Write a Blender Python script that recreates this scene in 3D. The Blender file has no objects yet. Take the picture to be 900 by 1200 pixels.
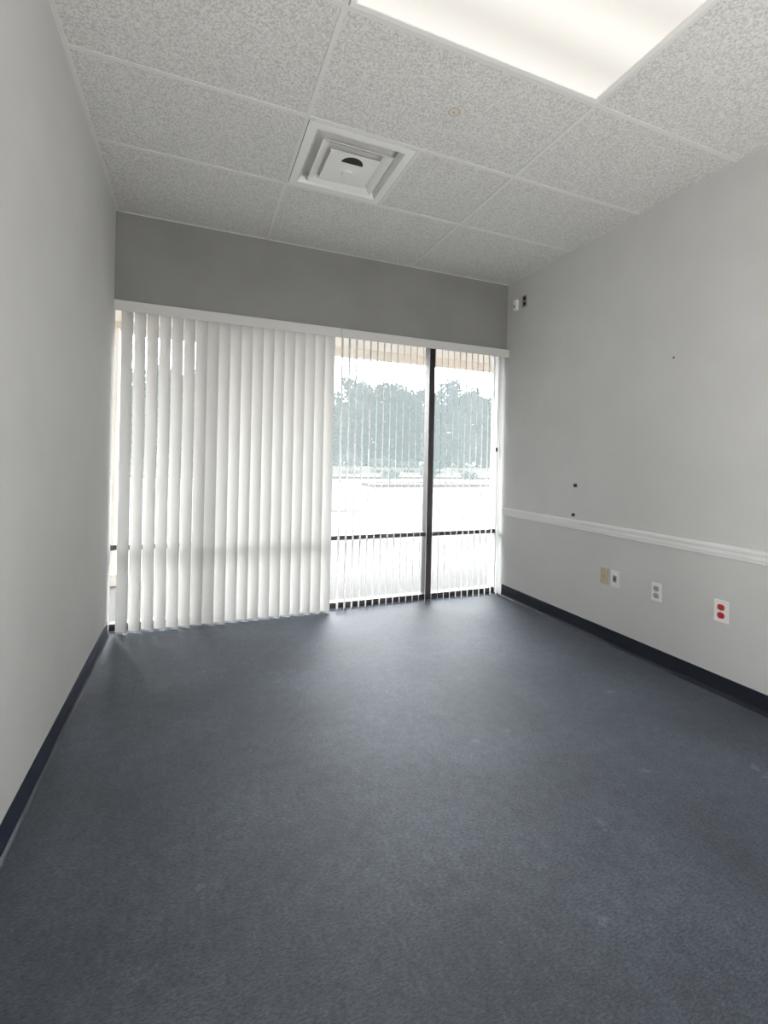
import bpy, bmesh, math, random
from mathutils import Vector, Matrix
random.seed(7)
C = bpy.context.scene.collection
sc = bpy.context.scene
try:
    sc.view_settings.view_transform = 'Standard'
    sc.view_settings.look = 'None'
except Exception as e:
    print(e)
PI = math.pi
# ---------------------------------------------------------------- room size
XL, XR = -0.517, 2.629
YB, YF = 3.58, -1.0
YO = 3.80
H = 2.832
HB = 2.235      # bottom of window header

# ---------------------------------------------------------------- materials
def mat(name, col, rough=0.6, metal=0.0, spec=0.5, emit=None, es=0.0):
    m = bpy.data.materials.new(name); m.use_nodes = True
    b = m.node_tree.nodes['Principled BSDF']
    b.inputs['Base Color'].default_value = (*col, 1)
    b.inputs['Roughness'].default_value = rough
    b.inputs['Metallic'].default_value = metal
    b.inputs['Specular IOR Level'].default_value = spec
    if emit:
        b.inputs['Emission Color'].default_value = (*emit, 1)
        b.inputs['Emission Strength'].default_value = es
    return m

def noisy(name, c1, c2, scale=20, rough=0.7, bump=0.1, bscale=None, detail=4, stretch=(1,1,1), lo=0.35, hi=0.65, spec=0.5, dist=0.01):
    m = mat(name, c1, rough, 0, spec)
    nt = m.node_tree; b = nt.nodes['Principled BSDF']
    tc = nt.nodes.new('ShaderNodeTexCoord')
    mp = nt.nodes.new('ShaderNodeMapping'); mp.inputs['Scale'].default_value = stretch
    nt.links.new(tc.outputs['Object'], mp.inputs['Vector'])
    n = nt.nodes.new('ShaderNodeTexNoise'); n.inputs['Scale'].default_value = scale; n.inputs['Detail'].default_value = detail
    nt.links.new(mp.outputs[0], n.inputs['Vector'])
    r = nt.nodes.new('ShaderNodeValToRGB')
    r.color_ramp.elements[0].position = lo; r.color_ramp.elements[1].position = hi
    r.color_ramp.elements[0].color = (*c1, 1); r.color_ramp.elements[1].color = (*c2, 1)
    nt.links.new(n.outputs['Fac'], r.inputs['Fac'])
    nt.links.new(r.outputs['Color'], b.inputs['Base Color'])
    if bump:
        n2 = nt.nodes.new('ShaderNodeTexNoise'); n2.inputs['Scale'].default_value = bscale or scale; n2.inputs['Detail'].default_value = 3
        nt.links.new(mp.outputs[0], n2.inputs['Vector'])
        bp = nt.nodes.new('ShaderNodeBump'); bp.inputs['Strength'].default_value = bump; bp.inputs['Distance'].default_value = dist
        nt.links.new(n2.outputs['Fac'], bp.inputs['Height'])
        nt.links.new(bp.outputs['Normal'], b.inputs['Normal'])
    return m

M_wall = noisy('wall_paint', (.65,.65,.64), (.68,.68,.67), 3, 0.75, 0.25, 160, spec=0.2, dist=0.003)
M_header = noisy('header_paint_shaded', (.29,.29,.283), (.32,.32,.313), 3, 0.8, 0.25, 160, spec=0.2, dist=0.003)  # wall paint darkened, backlit shade of the header put into the colour
M_white = mat('white_enamel', (.84,.84,.82), 0.4)
M_val = mat('valance_pvc', (.72,.72,.70), 0.45)
M_trim = mat('white_trim_paint', (.92,.92,.91), 0.35)
M_grid = mat('ceiling_grid_enamel', (.74,.74,.72), 0.5)
M_base = mat('navy_vinyl', (.007,.014,.036), 0.3)
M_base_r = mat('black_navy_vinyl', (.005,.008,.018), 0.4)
M_bronze = mat('dark_bronze_aluminium', (.040,.034,.034), 0.4, 0.3)
M_black = mat('black_plastic', (.01,.01,.011), 0.5)
M_dark = mat('duct_dark', (.02,.02,.02), 0.8)
M_duct = mat('duct_grey_metal', (.80,.80,.78), 0.6)
M_plastic = mat('white_plastic', (.90,.90,.88), 0.35)
M_almond = mat('almond_plastic', (.56,.46,.31), 0.4)
M_red = mat('red_receptacle', (.55,.025,.03), 0.4)
M_grey = mat('grey_plastic', (.32,.32,.32), 0.5)
M_stain = mat('rust_stain', (.56,.42,.28), 0.8)
M_alu = mat('brushed_metal', (.55,.55,.55), 0.35, 0.9)

# carpet: fibre noise, broad wear patches, thin scuffs
M_carpet = noisy('carpet', (.006,.010,.018), (.118,.139,.176), 110, 0.9, 0.30, 240, detail=12, stretch=(.7,1.8,1), lo=.30, hi=.70, spec=0.45, dist=0.004)
nt = M_carpet.node_tree; b = nt.nodes['Principled BSDF']
for n_ in nt.nodes:
    if n_.type == 'TEX_NOISE' and n_.inputs['Detail'].default_value > 10: n_.inputs['Roughness'].default_value = .78
ramp = [n for n in nt.nodes if n.type == 'VALTORGB'][0]
tc = [n for n in nt.nodes if n.type == 'TEX_COORD'][0]
def mapped_noise(scale, detail, lo, hi, a, b_, rough=0.5):
    n = nt.nodes.new('ShaderNodeTexNoise'); n.inputs['Scale'].default_value = scale; n.inputs['Detail'].default_value = detail; n.inputs['Roughness'].default_value = rough
    nt.links.new(tc.outputs['Object'], n.inputs['Vector'])
    r = nt.nodes.new('ShaderNodeMapRange'); r.inputs['From Min'].default_value = lo; r.inputs['From Max'].default_value = hi
    r.inputs['To Min'].default_value = a; r.inputs['To Max'].default_value = b_
    nt.links.new(n.outputs['Fac'], r.inputs['Value']); return r
r1 = mapped_noise(1.7, 6, .3, .7, .72, 1.28)
r2 = mapped_noise(20, 7, .3, .7, .72, 1.28, .8)
r3 = mapped_noise(5.5, 8, .64, .69, 1.0, 1.5, .65)
m1 = nt.nodes.new('ShaderNodeMath'); m1.operation = 'MULTIPLY'; nt.links.new(r1.outputs[0], m1.inputs[0]); nt.links.new(r2.outputs[0], m1.inputs[1])
m2 = nt.nodes.new('ShaderNodeMath'); m2.operation = 'MULTIPLY'; nt.links.new(m1.outputs[0], m2.inputs[0]); nt.links.new(r3.outputs[0], m2.inputs[1])
mx = nt.nodes.new('ShaderNodeVectorMath'); mx.operation = 'SCALE'
nt.links.new(ramp.outputs['Color'], mx.inputs[0]); nt.links.new(m2.outputs[0], mx.inputs['Scale'])
nt.links.new(mx.outputs[0], b.inputs['Base Color'])
b.inputs['Roughness'].default_value = 0.62
b.inputs['Sheen Weight'].default_value = 0.10
b.inputs['Sheen Tint'].default_value = (.75,.85,1,1)

# speckled ceiling tile
M_tile = noisy('acoustic_tile', (.54,.537,.515), (.78,.777,.755), 125, 0.85, 0.3, 125, detail=4, lo=.36, hi=.60, spec=0.2, dist=0.0012)

def sheet(name, c, f, e=None, es=0):
    m = bpy.data.materials.new(name); m.use_nodes = True
    nt = m.node_tree; nt.nodes.clear()
    out = nt.nodes.new('ShaderNodeOutputMaterial')
    d = nt.nodes.new('ShaderNodeBsdfDiffuse'); d.inputs['Color'].default_value = (*c, 1)
    t = nt.nodes.new('ShaderNodeBsdfTranslucent'); t.inputs['Color'].default_value = (*c, 1)
    mm = nt.nodes.new('ShaderNodeMixShader'); mm.inputs[0].default_value = f
    nt.links.new(d.outputs[0], mm.inputs[1]); nt.links.new(t.outputs[0], mm.inputs[2])
    if e:
        em = nt.nodes.new('ShaderNodeEmission'); em.inputs[0].default_value = (*e, 1); em.inputs[1].default_value = es
        ad = nt.nodes.new('ShaderNodeAddShader'); nt.links.new(mm.outputs[0], ad.inputs[0]); nt.links.new(em.outputs[0], ad.inputs[1])
        nt.links.new(ad.outputs[0], out.inputs[0])
    else:
        nt.links.new(mm.outputs[0], out.inputs[0])
    return m
M_vane = sheet('vane_pvc', (.85,.84,.82), .060)
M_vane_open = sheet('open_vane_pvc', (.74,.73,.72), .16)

M_glass = bpy.data.materials.new('window_glass'); M_glass.use_nodes = True
nt = M_glass.node_tree; nt.nodes.clear()
out = nt.nodes.new('ShaderNodeOutputMaterial')
tr = nt.nodes.new('ShaderNodeBsdfTransparent'); tr.inputs['Color'].default_value = (.96,.97,.97,1)
gl = nt.nodes.new('ShaderNodeBsdfGlossy'); gl.inputs['Roughness'].default_value = 0.02
fr = nt.nodes.new('ShaderNodeFresnel'); fr.inputs['IOR'].default_value = 1.3
mm = nt.nodes.new('ShaderNodeMixShader')
nt.links.new(fr.outputs[0], mm.inputs[0]); nt.links.new(tr.outputs[0], mm.inputs[1]); nt.links.new(gl.outputs[0], mm.inputs[2]); nt.links.new(mm.outputs[0], out.inputs[0])

# fixture lens: brighter over the tubes
M_lens = mat('lit_prismatic_lens', (.30,.29,.27), 0.4)
nt = M_lens.node_tree; b = nt.nodes['Principled BSDF']
tc = nt.nodes.new('ShaderNodeTexCoord'); sp = nt.nodes.new('ShaderNodeSeparateXYZ')
nt.links.new(tc.outputs['Object'], sp.inputs[0])
w = nt.nodes.new('ShaderNodeMath'); w.operation = 'MULTIPLY'; w.inputs[1].default_value = 2*PI/0.27
nt.links.new(sp.outputs['Y'], w.inputs[0])
cs = nt.nodes.new('ShaderNodeMath'); cs.operation = 'COSINE'; nt.links.new(w.outputs[0], cs.inputs[0])
ma = nt.nodes.new('ShaderNodeMath'); ma.operation = 'MULTIPLY_ADD'; ma.inputs[1].default_value = 0.09; ma.inputs[2].default_value = .72
nt.links.new(cs.outputs[0], ma.inputs[0])
b.inputs['Emission Color'].default_value = (1,.96,.895,1)
nt.links.new(ma.outputs[0], b.inputs['Emission Strength'])

# outdoors
M_conc = noisy('pale_concrete', (.043,.042,.0395), (.049,.0475,.045), 0.8, 0.9, 0)
M_asph = noisy('sunbleached_asphalt', (.0265,.0262,.0258), (.0325,.0322,.0315), 0.45, 0.9, 0)
M_kerb = mat('kerb_concrete', (.040,.040,.039), .9)
M_mulch = noisy('tan_mulch', (.022,.019,.0155), (.028,.0245,.020), 3, 0.95, 0)
M_grass = noisy('dry_grass', (.022,.026,.023), (.028,.031,.028), 0.8, 0.95, 0)
M_stucco = noisy('peach_stucco', (.93,.85,.76), (.94,.87,.79), 6, 0.9, 0.2, 60)
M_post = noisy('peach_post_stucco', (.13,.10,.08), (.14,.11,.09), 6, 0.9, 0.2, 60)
HAZE_GLOW = (.82,.95,.97)  # distance haze put into leaves and bark as a pale glow
M_leafs = [sheet('hazed_green_leaves', (.012,.0135,.0130), .45, HAZE_GLOW, .42), sheet('hazed_blue_green_leaves', (.011,.0130,.0128), .45, HAZE_GLOW, .39), sheet('hazed_grey_green_leaves', (.013,.0145,.0140), .45, HAZE_GLOW, .45)]
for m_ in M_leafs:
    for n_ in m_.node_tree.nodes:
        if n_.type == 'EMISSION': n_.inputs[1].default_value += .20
M_bark = mat('hazed_bark', (.02,.021,.021), 0.9, emit=HAZE_GLOW, es=.52)

# ---------------------------------------------------------------- mesh helpers
def box(bm, x0, x1, y0, y1, z0, z1):
    vs = [bm.verts.new((x, y, z)) for z in (z0, z1) for y in (y0, y1) for x in (x0, x1)]
    for f in ((0,2,3,1),(4,5,7,6),(0,1,5,4),(2,6,7,3),(0,4,6,2),(1,3,7,5)):
        bm.faces.new([vs[i] for i in f])
def cyl(bm, c, r, h, axis='z', n=24, r2=None):
    if r2 is None: r2 = r
    R = {'z': Matrix.Identity(4), 'x': Matrix.Rotation(PI/2, 4, 'Y'), 'y': Matrix.Rotation(-PI/2, 4, 'X')}[axis]
    bmesh.ops.create_cone(bm, cap_ends=True, segments=n, radius1=r, radius2=r2, depth=h, matrix=Matrix.Translation(c) @ R)
def obj(name, bm, m, parent=None, bevel=0, smooth=False):
    bmesh.ops.recalc_face_normals(bm, faces=bm.faces)
    me = bpy.data.meshes.new(name); bm.to_mesh(me); bm.free()
    me.materials.append(m)
    if smooth:
        for p in me.polygons: p.use_smooth = True
    o = bpy.data.objects.new(name, me); C.objects.link(o)
    if parent: o.parent = parent
    if bevel:
        bv = o.modifiers.new('bevel', 'BEVEL'); bv.width = bevel; bv.segments = 2; bv.limit_method = 'ANGLE'
    return o
def boxes(name, lst, m, parent=None, bevel=0):
    bm = bmesh.new()
    for b_ in lst: box(bm, *b_)
    return obj(name, bm, m, parent, bevel)
def struct(o): o['kind'] = 'structure'; return o
def tag(o, label, cat, group=None):
    o['label'] = label; o['category'] = cat
    if group: o['group'] = group
    return o
def thing(name, label, cat, loc=(0,0,0), rz=0, group=None):
    o = bpy.data.objects.new(name, None); C.objects.link(o); o.location = loc; o.rotation_euler = (0,0,rz)
    o.empty_display_size = 0.1
    return tag(o, label, cat, group)

# ---------------------------------------------------------------- room shell
WL = -1.7        # the glazing runs on past the partition
struct(boxes('floor', [(WL, XR+.15, YF-.15, YO, -.12, 0)], M_carpet))
struct(boxes('wall_left', [(WL, XL, YF-.15, 3.64, 0, H+.25)], M_wall))
struct(boxes('wall_right', [(XR, XR+.15, YF-.15, YO, 0, H+.25)], M_wall))
struct(boxes('wall_rear', [(XL, XR, YF-.15, YF, 0, H+.25)], M_wall))
bm = bmesh.new(); box(bm, XL, XR, YB, YO, HB, H+.25); box(bm, WL, XL, 3.64, YO, HB, H+.25)
struct(obj('wall_back', bm, M_header))

TP = .592
GX0, GX1 = .465, 1.645
gx = [XL, GX0, GX1, XR]
gy = [YF] + [2.805-TP*k for k in range(6, -1, -1)] + [YB]
LX0, LX1, LY0, LY1 = GX0, GX1, 2.805-3*TP, 2.805-2*TP       # troffer bay
VX0, VX1, VY0, VY1 = GX0, GX0+TP, 2.805-TP, 2.805  # diffuser bay
bm = bmesh.new()
for i in range(len(gx)-1):
    for j in range(len(gy)-1):
        x0, x1, y0, y1 = gx[i], gx[i+1], gy[j], gy[j+1]
        if abs(x0-LX0) < .01 and abs(y0-LY0) < .02: continue
        if abs(x0-VX0) < .01 and abs(y0-VY0) < .02: x0 = VX1
        box(bm, x0+.002, x1-.002, y0+.002, y1-.002, H+.004+random.uniform(-.001,.001), H+.022)
struct(obj('ceiling', bm, M_tile))
struct(boxes('ceiling_slab', [(XL, XR, YF, YB, H+.24, H+.25)], M_dark))
g = []
for x in gx[1:-1]: g.append((x-.010, x+.010, YF, YB, H, H+.005))
for y in gy[1:-1]: g.append((XL, XR, y-.010, y+.010, H-.0004, H+.0046))
g.append((VX1-.010, VX1+.010, VY0, VY1, H-.0002, H+.005))
g += [(XL, XL+.018, YF, YB, H-.001, H+.004), (XR-.008, XR, YF, YB, H-.001, H+.004), (XL, XR, YB-.004, YB, H-.001, H+.004), (XL, XR, YF, YF+.022, H-.001, H+.004)]
struct(boxes('trim_2', g, M_grid))

def extr(name, prof, y0, y1, m, side):
    bm = bmesh.new()
    a = [bm.verts.new((XR-u if side > 0 else XL+u, y0, z)) for u, z in prof]
    c = [bm.verts.new((XR-u if side > 0 else XL+u, y1, z)) for u, z in prof]
    n = len(prof)
    for i in range(n): bm.faces.new((a[i], a[(i+1)%n], c[(i+1)%n], c[i]))
    bm.faces.new(a); bm.faces.new(c[::-1])
    return struct(obj(name, bm, m))
cove = [(0,0),(.016,0),(.012,.003),(.006,.010),(.0035,.022),(.003,.098),(.0015,.102),(0,.102)]
extr('baseboard_left', cove, YF, YB, M_base, -1)
extr('baseboard_right', cove, YF, YB, M_base_r, 1)
rail = [(0,.734),(.005,.734),(.008,.738),(.009,.749),(.013,.755),(.014,.772),(.018,.780),(.021,.788),(.020,.796),(.013,.800),(.006,.803),(0,.803)]
extr('trim_1', rail, YF, YB-.002, M_trim, 1)

# ---------------------------------------------------------------- window
WY0, WY1 = 3.68, 3.75
SJ, TF = .012, .014
MX = (.06, 1.92)
wf = struct(boxes('window_1', [
    (WL, WL+.03, WY0, WY1, 0, HB),
    (WL+.03, XR-SJ, WY0, WY1, 0, .045), (WL+.03, XR-SJ, WY0, WY1, HB-TF, HB)], M_bronze, bevel=.002))
boxes('side_jamb', [(XR-SJ, XR, WY0, WY1, 0, HB)], M_val, wf, .002)
for x in MX:
    boxes('mullion', [(x-.027, x+.027, WY0-.012, WY1+.01, .045, HB-TF)], M_bronze, wf, .003)
xs = [WL+.03, MX[0]-.027, MX[0]+.027, MX[1]-.027, MX[1]+.027, XR-SJ]
for k in range(0, 6, 2):
    boxes('transom_bar', [(xs[k], xs[k+1], WY0, WY1, .552, .588)], M_bronze, wf, .003)
    boxes('pane', [(xs[k], xs[k+1], 3.712, 3.717, .588, HB-TF)], M_glass, wf)
    boxes('pane', [(xs[k], xs[k+1], 3.712, 3.717, .045, .552)], M_glass, wf)
bm = bmesh.new(); box(bm, XR-.030, XR-.014, WY0-.012, WY0, 1.31, 1.35); cyl(bm, (XR-.022, WY0-.018, 1.33), .007, .02, 'y', 16)
obj('latch', bm, M_black, wf, .002)

# ---------------------------------------------------------------- vertical blinds
VANE_TOP, VANE_BOT = 2.185, .008
def vane_mesh(phi, sag=.011, w=.089):
    bm = bmesh.new(); n = 10; rows = 12
    grid = []
    for r in range(rows+1):
        z = VANE_BOT + (VANE_TOP-VANE_BOT)*r/rows
        row = []
        for i in range(n+1):
            s = i/n*2-1
            u = s*w/2; v = sag*(1-s*s) - sag*.5
            row.append(bm.verts.new((u*math.cos(phi)-v*math.sin(phi), u*math.sin(phi)+v*math.cos(phi), z)))
        grid.append(row)
    for r in range(rows):
        for i in range(n): bm.faces.new((grid[r][i], grid[r][i+1], grid[r+1][i+1], grid[r+1][i]))
    return bm
def hook_bm():
    bm = bmesh.new(); box(bm, -.004, .004, -.003, .003, VANE_TOP-.012, VANE_TOP+.014); box(bm, -.012, .012, -.004, .004, VANE_TOP-.004, VANE_TOP+.003)
    return bm
def blind(label, x0, x1, vx, phi, jit, sag, vm):
    t = thing('vertical_blind', label, 'blind', ((x0+x1)/2, 3.60, 0), 0)
    cx = (x0+x1)/2
    boxes('headrail', [(x0-cx, x1-cx, -.022, .022, VANE_TOP+.010, HB-.008)], M_alu, t, .002)
    boxes('valance', [(x0-cx, x1-cx, -.062, -.058, HB-.070, HB-.001), (x0-cx, x1-cx, -.058, -.050, HB-.005, HB-.001), (x0-cx, x1-cx, -.0635, -.057, HB-.072, HB-.067)], M_val, t, .001)
    me = hk = None
    for i, x in enumerate(vx):
        if me is None:
            o = obj('vane', vane_mesh(0, sag), vm, t, smooth=True); me = o
            h = obj('carrier_hook', hook_bm(), M_white, o); hk = h
        else:
            o = me.copy(); C.objects.link(o); o.parent = t
            h = hk.copy(); C.objects.link(h); h.parent = o
        ph = phi(x) if callable(phi) else phi
        o.location = (x-cx, 0, 0); o.rotation_euler = (0, 0, ph+random.uniform(-jit, jit))
    return t
SEAM = 1.045
n = 19; a, c = -.437, .97
blind('white vertical blind with its vanes turned nearly shut, beside the left wall', XL+.004, SEAM-.002, [a+(c-a)*i/(n-1) for i in range(n)], math.radians(-30.5), .010, .006, M_vane)
n = 26; a, c = 1.072, 2.576
blind('white vertical blind with its vanes open edge-on, showing the trees, beside the right wall', SEAM+.002, XR-.004, [a+(c-a)*i/(n-1) for i in range(n)], math.radians(62), .006, .004, M_vane_open)

# ---------------------------------------------------------------- ceiling troffer
lt = thing('ceiling_light', 'lit rectangular fluorescent ceiling light with a glowing white lens', 'ceiling light', ((LX0+LX1)/2, (LY0+LY1)/2, H))
hx, hy = (LX1-LX0)/2-.012, (LY1-LY0)/2-.012
fr_ = .022
boxes('frame', [(-hx, hx, -hy, -hy+fr_, -.006, .01), (-hx, hx, hy-fr_, hy, -.006, .01), (-hx, -hx+fr_, -hy+fr_, hy-fr_, -.006, .01), (hx-fr_, hx, -hy+fr_, hy-fr_, -.006, .01)], M_white, lt, .002)
boxes('lens', [(-hx+fr_, hx-fr_, -hy+fr_, hy-fr_, .0, .004)], M_lens, lt)
boxes('housing', [(-hx, hx, -hy, hy, .10, .104), (-hx, hx, -hy, -hy+.003, .01, .10), (-hx, hx, hy-.003, hy, .01, .10), (-hx, -hx+.003, -hy, hy, .01, .10), (hx-.003, hx, -hy, hy, .01, .10)], M_white, lt)

# ---------------------------------------------------------------- air diffuser
vt = thing('air_diffuser', 'square white metal air diffuser with nested louvre rings in the ceiling', 'air vent', ((VX0+VX1)/2, (VY0+VY1)/2, H))
def ring(bm, ro, zo, ri, zi, th=.003):
    def loop(r, z): return [bm.verts.new((sx*r, sy*r, z)) for sx, sy in ((-1,-1),(1,-1),(1,1),(-1,1))]
    A, B, A2, B2 = loop(ro, zo), loop(ri, zi), loop(ro, zo+th), loop(ri, zi+th)
    for i in range(4):
        j = (i+1) % 4
        bm.faces.new((A[i], A[j], B[j], B[i])); bm.faces.new((A2[i], B2[i], B2[j], A2[j]))
        bm.faces.new((A[i], A2[i], A2[j], A[j])); bm.faces.new((B[i], B[j], B2[j], B2[i]))
bm = bmesh.new(); ring(bm, .283, -.002, .238, -.002); ring(bm, .238, -.002, .218, .028); obj('flange', bm, M_white, vt)
bm = bmesh.new(); ring(bm, .186, -.008, .147, .012); ring(bm, .193, -.010, .185, -.008)
obj('louvre_ring', bm, M_white, vt)
bm = bmesh.new(); box(bm, -.136, .136, -.136, .136, -.013, -.009)
cp = obj('centre_plate', bm, M_white, vt, .002)
bm = bmesh.new(); cyl(bm, (0, .03, -.018), .030, .010, 'z', 32, .036); obj('knob', bm, M_white, cp, .002)
bm = bmesh.new()
pts = [(.060*math.cos(PI+PI*k/20), -.060+.056*math.sin(PI+PI*k/20)) for k in range(21)]
lo = [bm.verts.new((x, y, -.0142)) for x, y in pts]; hi_ = [bm.verts.new((x, y, -.0125)) for x, y in pts]
bm.faces.new(lo); bm.faces.new(hi_[::-1])
for i in range(21): bm.faces.new((lo[i], lo[(i+1)%21], hi_[(i+1)%21], hi_[i]))
obj('damper_opening', bm, M_dark, cp)
boxes('duct_box', [(-.24, .24, -.24, .24, .055, .060), (-.24, -.236, -.24, .24, .031, .055), (.236, .24, -.24, .24, .031, .055), (-.24, .24, -.24, -.236, .031, .055), (-.24, .24, .236, .24, .031, .055)], M_duct, vt)

pt = thing('ceiling_plug', 'small faint tan round plug in the speckled tile beside the air vent', 'ceiling plug', (1.082, 1.912, H+.0015))
bm = bmesh.new(); bmesh.ops.create_circle(bm, segments=24, radius=.027); bmesh.ops.create_circle(bm, segments=24, radius=.022)
bm.verts.ensure_lookup_table()
vs = bm.verts[:]
for i in range(24): bm.faces.new((vs[i], vs[(i+1)%24], vs[24+(i+1)%24], vs[24+i]))
obj('rim', bm, M_stain, pt)
bm = bmesh.new(); cyl(bm, (0,0,.0015), .0225, .003, 'z', 24); obj('disc', bm, mat('plug_plaster', (.68,.66,.61), .8), pt)
bm = bmesh.new(); cyl(bm, (0,0,-.001), .007, .003, 'z', 20, .006); obj('screw', bm, M_stain, pt)

# ---------------------------------------------------------------- wall plates (local: x = out of wall, y = along wall, z = up)
def plate_root(name, label, cat, y, z, group=None):
    return thing(name, label, cat, (XR, y, z), PI, group)
def face_plate(t, m, w=.067, h=.111):
    return boxes('face_plate', [(0, .006, -w/2, w/2, -h/2, h/2)], m, t, .0025)
def duplex(t, m):
    for s in (-1, 1):
        bm = bmesh.new(); cyl(bm, (.007, 0, s*.0215), .0185, .004, 'x', 28)
        for v in bm.verts: v.co.z = max(min(v.co.z, s*.0215+.0155), s*.0215-.0155)
        r = obj('receptacle', bm, m, t)
        boxes('slot', [(.0088, .0094, -.0075, -.0055, s*.0215-.002, s*.0215+.007)], M_black, r)
        boxes('slot', [(.0088, .0094, .0055, .0075, s*.0215-.002, s*.0215+.006)], M_black, r)
        bm = bmesh.new(); cyl(bm, (.0091, 0, s*.0215-.008), .0025, .0006, 'x', 12); obj('ground_hole', bm, M_black, r)
    bm = bmesh.new(); cyl(bm, (.007, 0, 0), .003, .003, 'x', 12); obj('screw', bm, M_alu, t)
t = plate_root('wall_socket', 'almond wall plate with one round jack, nearest the window', 'wall jack', 2.424, .452)
face_plate(t, M_almond, .064)
bm = bmesh.new(); cyl(bm, (.009, 0, 0), .008, .008, 'x', 6); j = obj('jack', bm, M_alu, t)
bm = bmesh.new(); cyl(bm, (.015, 0, 0), .005, .010, 'x', 16); obj('threaded_stub', bm, M_alu, j)
for zz in (.045, -.045):
    bm = bmesh.new(); cyl(bm, (.0065, 0, zz), .003, .002, 'x', 12); obj('screw', bm, M_almond, t)
t = plate_root('wall_socket', 'white wall plate with a grey data jack, right beside the almond plate', 'wall jack', 2.335, .452)
face_plate(t, M_plastic)
boxes('jack', [(.006, .009, -.014, .014, -.022, .022)], M_grey, t, .001)
boxes('jack_opening', [(.009, .0096, -.007, .007, -.008, .006)], M_black, t)
t = plate_root('power_outlet', 'white duplex power outlet, all white, between the jacks and the red outlet', 'outlet', 2.030, .446)
face_plate(t, M_plastic); duplex(t, mat('light_grey_receptacle', (.45,.45,.44), .4))
t = plate_root('power_outlet', 'white plate with two red receptacles on the right wall', 'outlet', 1.650, .446)
face_plate(t, M_plastic, .076, .118); duplex(t, M_red)

t = plate_root('motion_sensor', 'small white sensor box high on the right wall, nearest the window corner', 'sensor', 3.445, 2.610)
boxes('housing', [(-.001, .028, -.022, .022, -.045, .045)], M_plastic, t, .004)
bm = bmesh.new(); cyl(bm, (.029, 0, -.012), .013, .006, 'x', 20, .009); obj('sensor_lens', bm, M_grey, t)
t = plate_root('junction_plate', 'small open grey box with dark holes beside the white sensor', 'electrical box', 3.335, 2.615)
boxes('frame', [(0, .010, -.030, -.022, -.050, .050), (0, .010, .022, .030, -.050, .050), (0, .010, -.022, .022, .040, .050), (0, .010, -.022, .022, -.050, -.040), (0, .010, -.022, .022, -.006, .006)], mat('grey_box_metal', (.35,.35,.34), .5), t, .001)
boxes('opening', [(0, .003, -.022, .022, .006, .040)], M_dark, t)
boxes('opening', [(0, .003, -.022, .022, -.040, -.006)], M_dark, t)
t = plate_root('wall_clip', 'tiny black clip on the bare right wall above the chair rail', 'clip', 2.709, 1.055)
boxes('plate', [(0, .004, -.016, .016, -.013, .013)], M_black, t, .001); boxes('tab', [(.004, .014, -.006, .006, -.008, .0)], M_black, t, .001)
t = plate_root('cable_clip', 'tiny black cable clip sitting just above the white chair rail', 'clip', 2.722, .835)
boxes('plate', [(0, .004, -.014, .014, -.010, .012)], M_black, t, .001); boxes('tab', [(.004, .014, -.010, .010, -.010, -.004)], M_black, t, .001)
t = plate_root('wall_anchor', 'tiny dark screw anchor alone high on the right wall', 'screw', 1.953, 1.86)
bm = bmesh.new(); cyl(bm, (.002, 0, 0), .008, .004, 'x', 14, .006); h_ = obj('head', bm, M_grey, t)
bm = bmesh.new(); cyl(bm, (.0045, 0, 0), .004, .002, 'x', 6); obj('hex_recess', bm, M_black, h_)

# ---------------------------------------------------------------- outdoors
GZ = -.14
struct(boxes('ground', [(-70, 110, YO, 110, GZ-.1, GZ)], M_asph))
struct(boxes('walkway', [(-12, 14, YO, 5.6, GZ, -.03)], M_conc, bevel=.01))
struct(boxes('kerb', [(-60, 100, 30.0, 30.3, GZ, GZ+.15)], M_kerb))
bm = bmesh.new()
prof = [(30.3, GZ), (30.3, GZ+.12), (36, GZ+.75), (75, GZ+.75), (75, GZ)]
a_ = [bm.verts.new((-60, y, z)) for y, z in prof]; c_ = [bm.verts.new((100, y, z)) for y, z in prof]
for i in range(5): bm.faces.new((a_[i], a_[(i+1)%5], c_[(i+1)%5], c_[i]))
bm.faces.new(a_); bm.faces.new(c_[::-1])
struct(obj('verge', bm, M_grass))
struct(boxes('roof', [(-4, 7, YF-1, YO, H+.3, H+.4)], M_conc))
struct(boxes('wall_outside', [(-4, WL, YB, YO, GZ, H+.3), (XR+.15, 7, YB, YO, GZ, H+.3)], M_post))
ca = thing('entrance_canopy', 'peach canopy overhanging the outside of the window', 'canopy', (1.2, YO, 2.40))
boxes('fascia', [(-6, 7, 1.42, 1.52, 0, .42)], M_stucco, ca, .01)
boxes('soffit', [(-6, 7, 0, 1.42, .10, .16)], M_stucco, ca)
co = thing('canopy_post', 'peach square post outside the left end of the window', 'post', (-.84, 5.20, -.03))
boxes('shaft', [(-.16, .16, -.16, .16, .12, 2.43)], M_stucco, co, .01)
boxes('base', [(-.19, .19, -.19, .19, 0, .12)], M_stucco, co, .01)
def dome(name, label, x, y, rx, ry, h, m):
    bm = bmesh.new()
    bmesh.ops.create_uvsphere(bm, u_segments=32, v_segments=10, radius=1)
    bmesh.ops.delete(bm, geom=[v for v in bm.verts if v.co.z < -.01], context='VERTS')
    for v in bm.verts: v.co = Vector((v.co.x*rx, v.co.y*ry, v.co.z*h))
    o = obj(name, bm, m, smooth=True); o.location = (x, y, GZ); tag(o, label, 'planting bed'); return o
dome('planting_bed', 'low tan mulch bed in the parking lot outside', 3.55, 12.2, 1.1, .8, .10, M_mulch)
isl = thing('planting_island', 'long low kerbed island of dry grass across the parking lot', 'planting bed', (13.0, 22.0, GZ))
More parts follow.
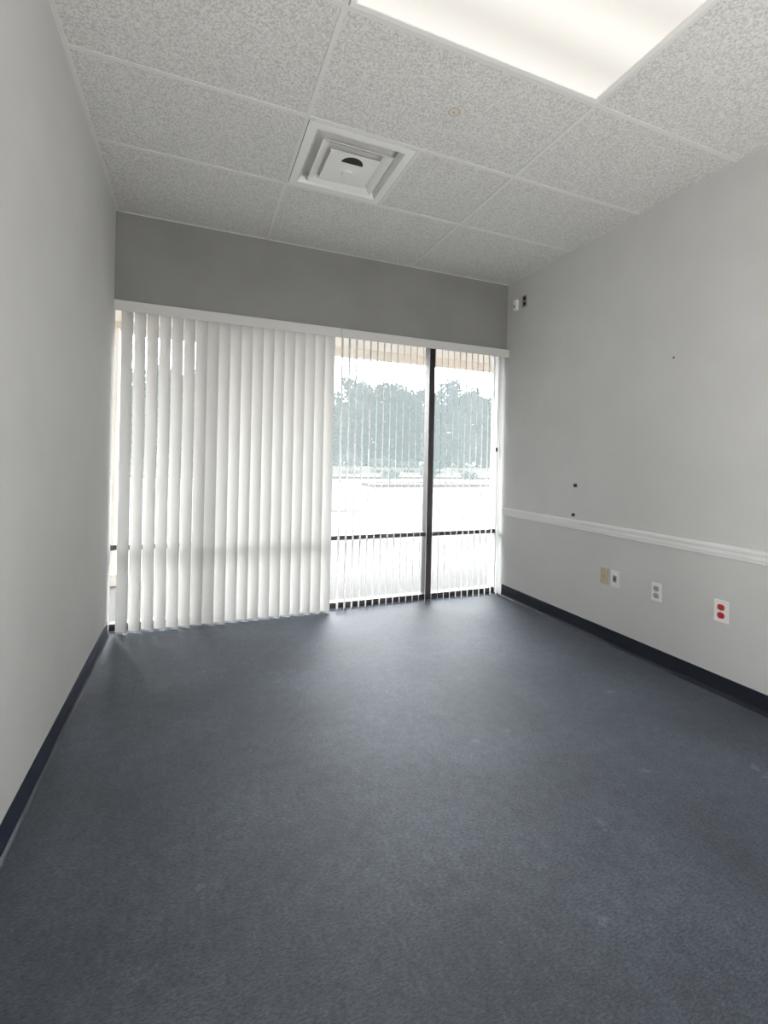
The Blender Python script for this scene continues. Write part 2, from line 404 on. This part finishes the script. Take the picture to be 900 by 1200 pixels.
boxes('kerb_ring', [(-5, 5, -.9, -.72, 0, .16), (-5, 5, .72, .9, 0, .16), (-5, -4.82, -.72, .72, 0, .16), (4.82, 5, -.72, .72, 0, .16)], M_kerb, isl, .02)
boxes('grass_bed', [(-4.82, 4.82, -.72, .72, 0, .12)], M_grass, isl)

def leaf_cloud(nclump, per, rad, hgt, leaf, seed, boxy=False):
    rnd = random.Random(seed); bm = bmesh.new()
    for _ in range(nclump):
        while True:
            p = Vector((rnd.uniform(-1,1), rnd.uniform(-1,1), rnd.uniform(-1,1)))
            if boxy and p.z < .35:           # crown keeps its width down to the ground
                if Vector((p.x, p.y, 0)).length < 1: break
            elif .25 < p.length < 1: break
        cpt = Vector((p.x*rad, p.y*rad, p.z*hgt)); cr = rnd.uniform(.18, .30)*rad
        for _ in range(per):
            q = cpt + Vector((rnd.gauss(0,1), rnd.gauss(0,1), rnd.gauss(0,.8)))*cr*.6
            u = Vector((rnd.gauss(0,1), rnd.gauss(0,1), rnd.gauss(0,1))).normalized()
            w_ = u.orthogonal().normalized(); s = leaf*rnd.uniform(.6,1.3)
            vs = [bm.verts.new(q+u*s), bm.verts.new(q+w_*s*.6), bm.verts.new(q-u*s), bm.verts.new(q-w_*s*.6)]
            bm.faces.new(vs)
    return bm
def make_tree(k, label):
    t = thing('tree', label, 'tree', group='trees beyond the parking lot')
    hgt = (3.8, 3.7, 3.9)[k]
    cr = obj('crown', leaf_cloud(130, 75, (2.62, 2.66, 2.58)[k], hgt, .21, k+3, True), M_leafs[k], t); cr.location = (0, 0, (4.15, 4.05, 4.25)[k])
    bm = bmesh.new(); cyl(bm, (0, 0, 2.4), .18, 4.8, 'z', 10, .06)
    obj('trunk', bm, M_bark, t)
    return t
def copy_tree(o, parent=None):
    c_ = o.copy(); C.objects.link(c_)
    if parent: c_.parent = parent
    for ch in list(o.children): copy_tree(ch, c_)
    return c_
TL = 'hazy green tree in the row beyond the parking lot outside'
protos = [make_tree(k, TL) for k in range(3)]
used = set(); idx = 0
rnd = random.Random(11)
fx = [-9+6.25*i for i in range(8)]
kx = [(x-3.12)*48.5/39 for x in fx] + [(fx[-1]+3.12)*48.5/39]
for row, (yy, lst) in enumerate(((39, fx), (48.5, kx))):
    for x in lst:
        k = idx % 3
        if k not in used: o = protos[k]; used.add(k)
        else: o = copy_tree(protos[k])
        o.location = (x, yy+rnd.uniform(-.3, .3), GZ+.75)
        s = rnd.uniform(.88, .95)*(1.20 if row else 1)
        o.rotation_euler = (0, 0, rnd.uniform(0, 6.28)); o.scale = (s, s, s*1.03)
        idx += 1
def make_shrub():
    t = thing('shrub', 'low pale shrub in the line along the kerb outside', 'shrub', group='shrubs along the kerb')
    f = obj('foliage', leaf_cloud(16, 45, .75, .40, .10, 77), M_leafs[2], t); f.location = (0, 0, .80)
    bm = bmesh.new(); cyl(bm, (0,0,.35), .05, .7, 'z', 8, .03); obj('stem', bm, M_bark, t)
    return t
sp_ = make_shrub()
x = -6; first = True
while x < 30:
    o = sp_ if first else copy_tree(sp_); first = False
    s = rnd.uniform(.8, 1.25); yy = 32.6 + rnd.uniform(-.8, .8)
    o.location = (x, yy, GZ+.12+(yy-30.3)*.63/5.7-.03); o.scale = (s, s, s*rnd.uniform(.8,1.1)); o.rotation_euler = (0,0,rnd.uniform(0,6))
    x += rnd.uniform(2.3, 3.2)
for k, x in enumerate((9.2, 11.4, 13.9, 16.5)):
    o = copy_tree(sp_); o['group'] = 'shrubs on the parking lot island'; o['label'] = 'low pale shrub on the kerbed island in the parking lot'
    s = (.62, .75, .55, .7)[k]; o.scale = (s, s, s); o.location = (x, 22.0, GZ+.12); o.rotation_euler = (0, 0, k*1.3)

# ---------------------------------------------------------------- light
w = bpy.data.worlds.new('world'); sc.world = w; w.use_nodes = True
bg = w.node_tree.nodes['Background']; bg.inputs[0].default_value = (.97, .985, 1, 1); bg.inputs[1].default_value = 23.0
s = bpy.data.lights.new('sun', 'SUN'); s.energy = 5.0; s.angle = .05; s.color = (1, .95, .87)
so = bpy.data.objects.new('sun', s); C.objects.link(so)
so.rotation_euler = Vector((-.35, -.30, 1)).to_track_quat('Z', 'Y').to_euler()
# added fill lamp behind the camera, aimed up to brighten the ceiling
al = bpy.data.lights.new('added_ceiling_fill', 'AREA'); al.shape = 'RECTANGLE'; al.size = 2.6; al.size_y = .8; al.energy = 58; al.color = (1, .975, .935)
ao = bpy.data.objects.new('added_ceiling_fill', al); C.objects.link(ao)
ao.location = (1.15, -.60, .7)
ao.rotation_euler = Vector((.08, .50, 1)).to_track_quat('-Z', 'Y').to_euler()

# ---------------------------------------------------------------- camera
cam = bpy.data.cameras.new('camera'); cam.sensor_width = 36; cam.sensor_fit = 'AUTO'
cam.lens = 551/1200*36; cam.shift_y = -62/1200; cam.clip_start = .02; cam.clip_end = 500
co = bpy.data.objects.new('camera', cam); C.objects.link(co)
Mx = Matrix.Rotation(math.radians(-21.94), 4, 'Z') @ Matrix.Rotation(PI/2, 4, 'X') @ Matrix.Rotation(math.radians(1.24), 4, 'Z')
co.matrix_world = Matrix.Translation((0, 0, 1.22)) @ Mx
sc.camera = co
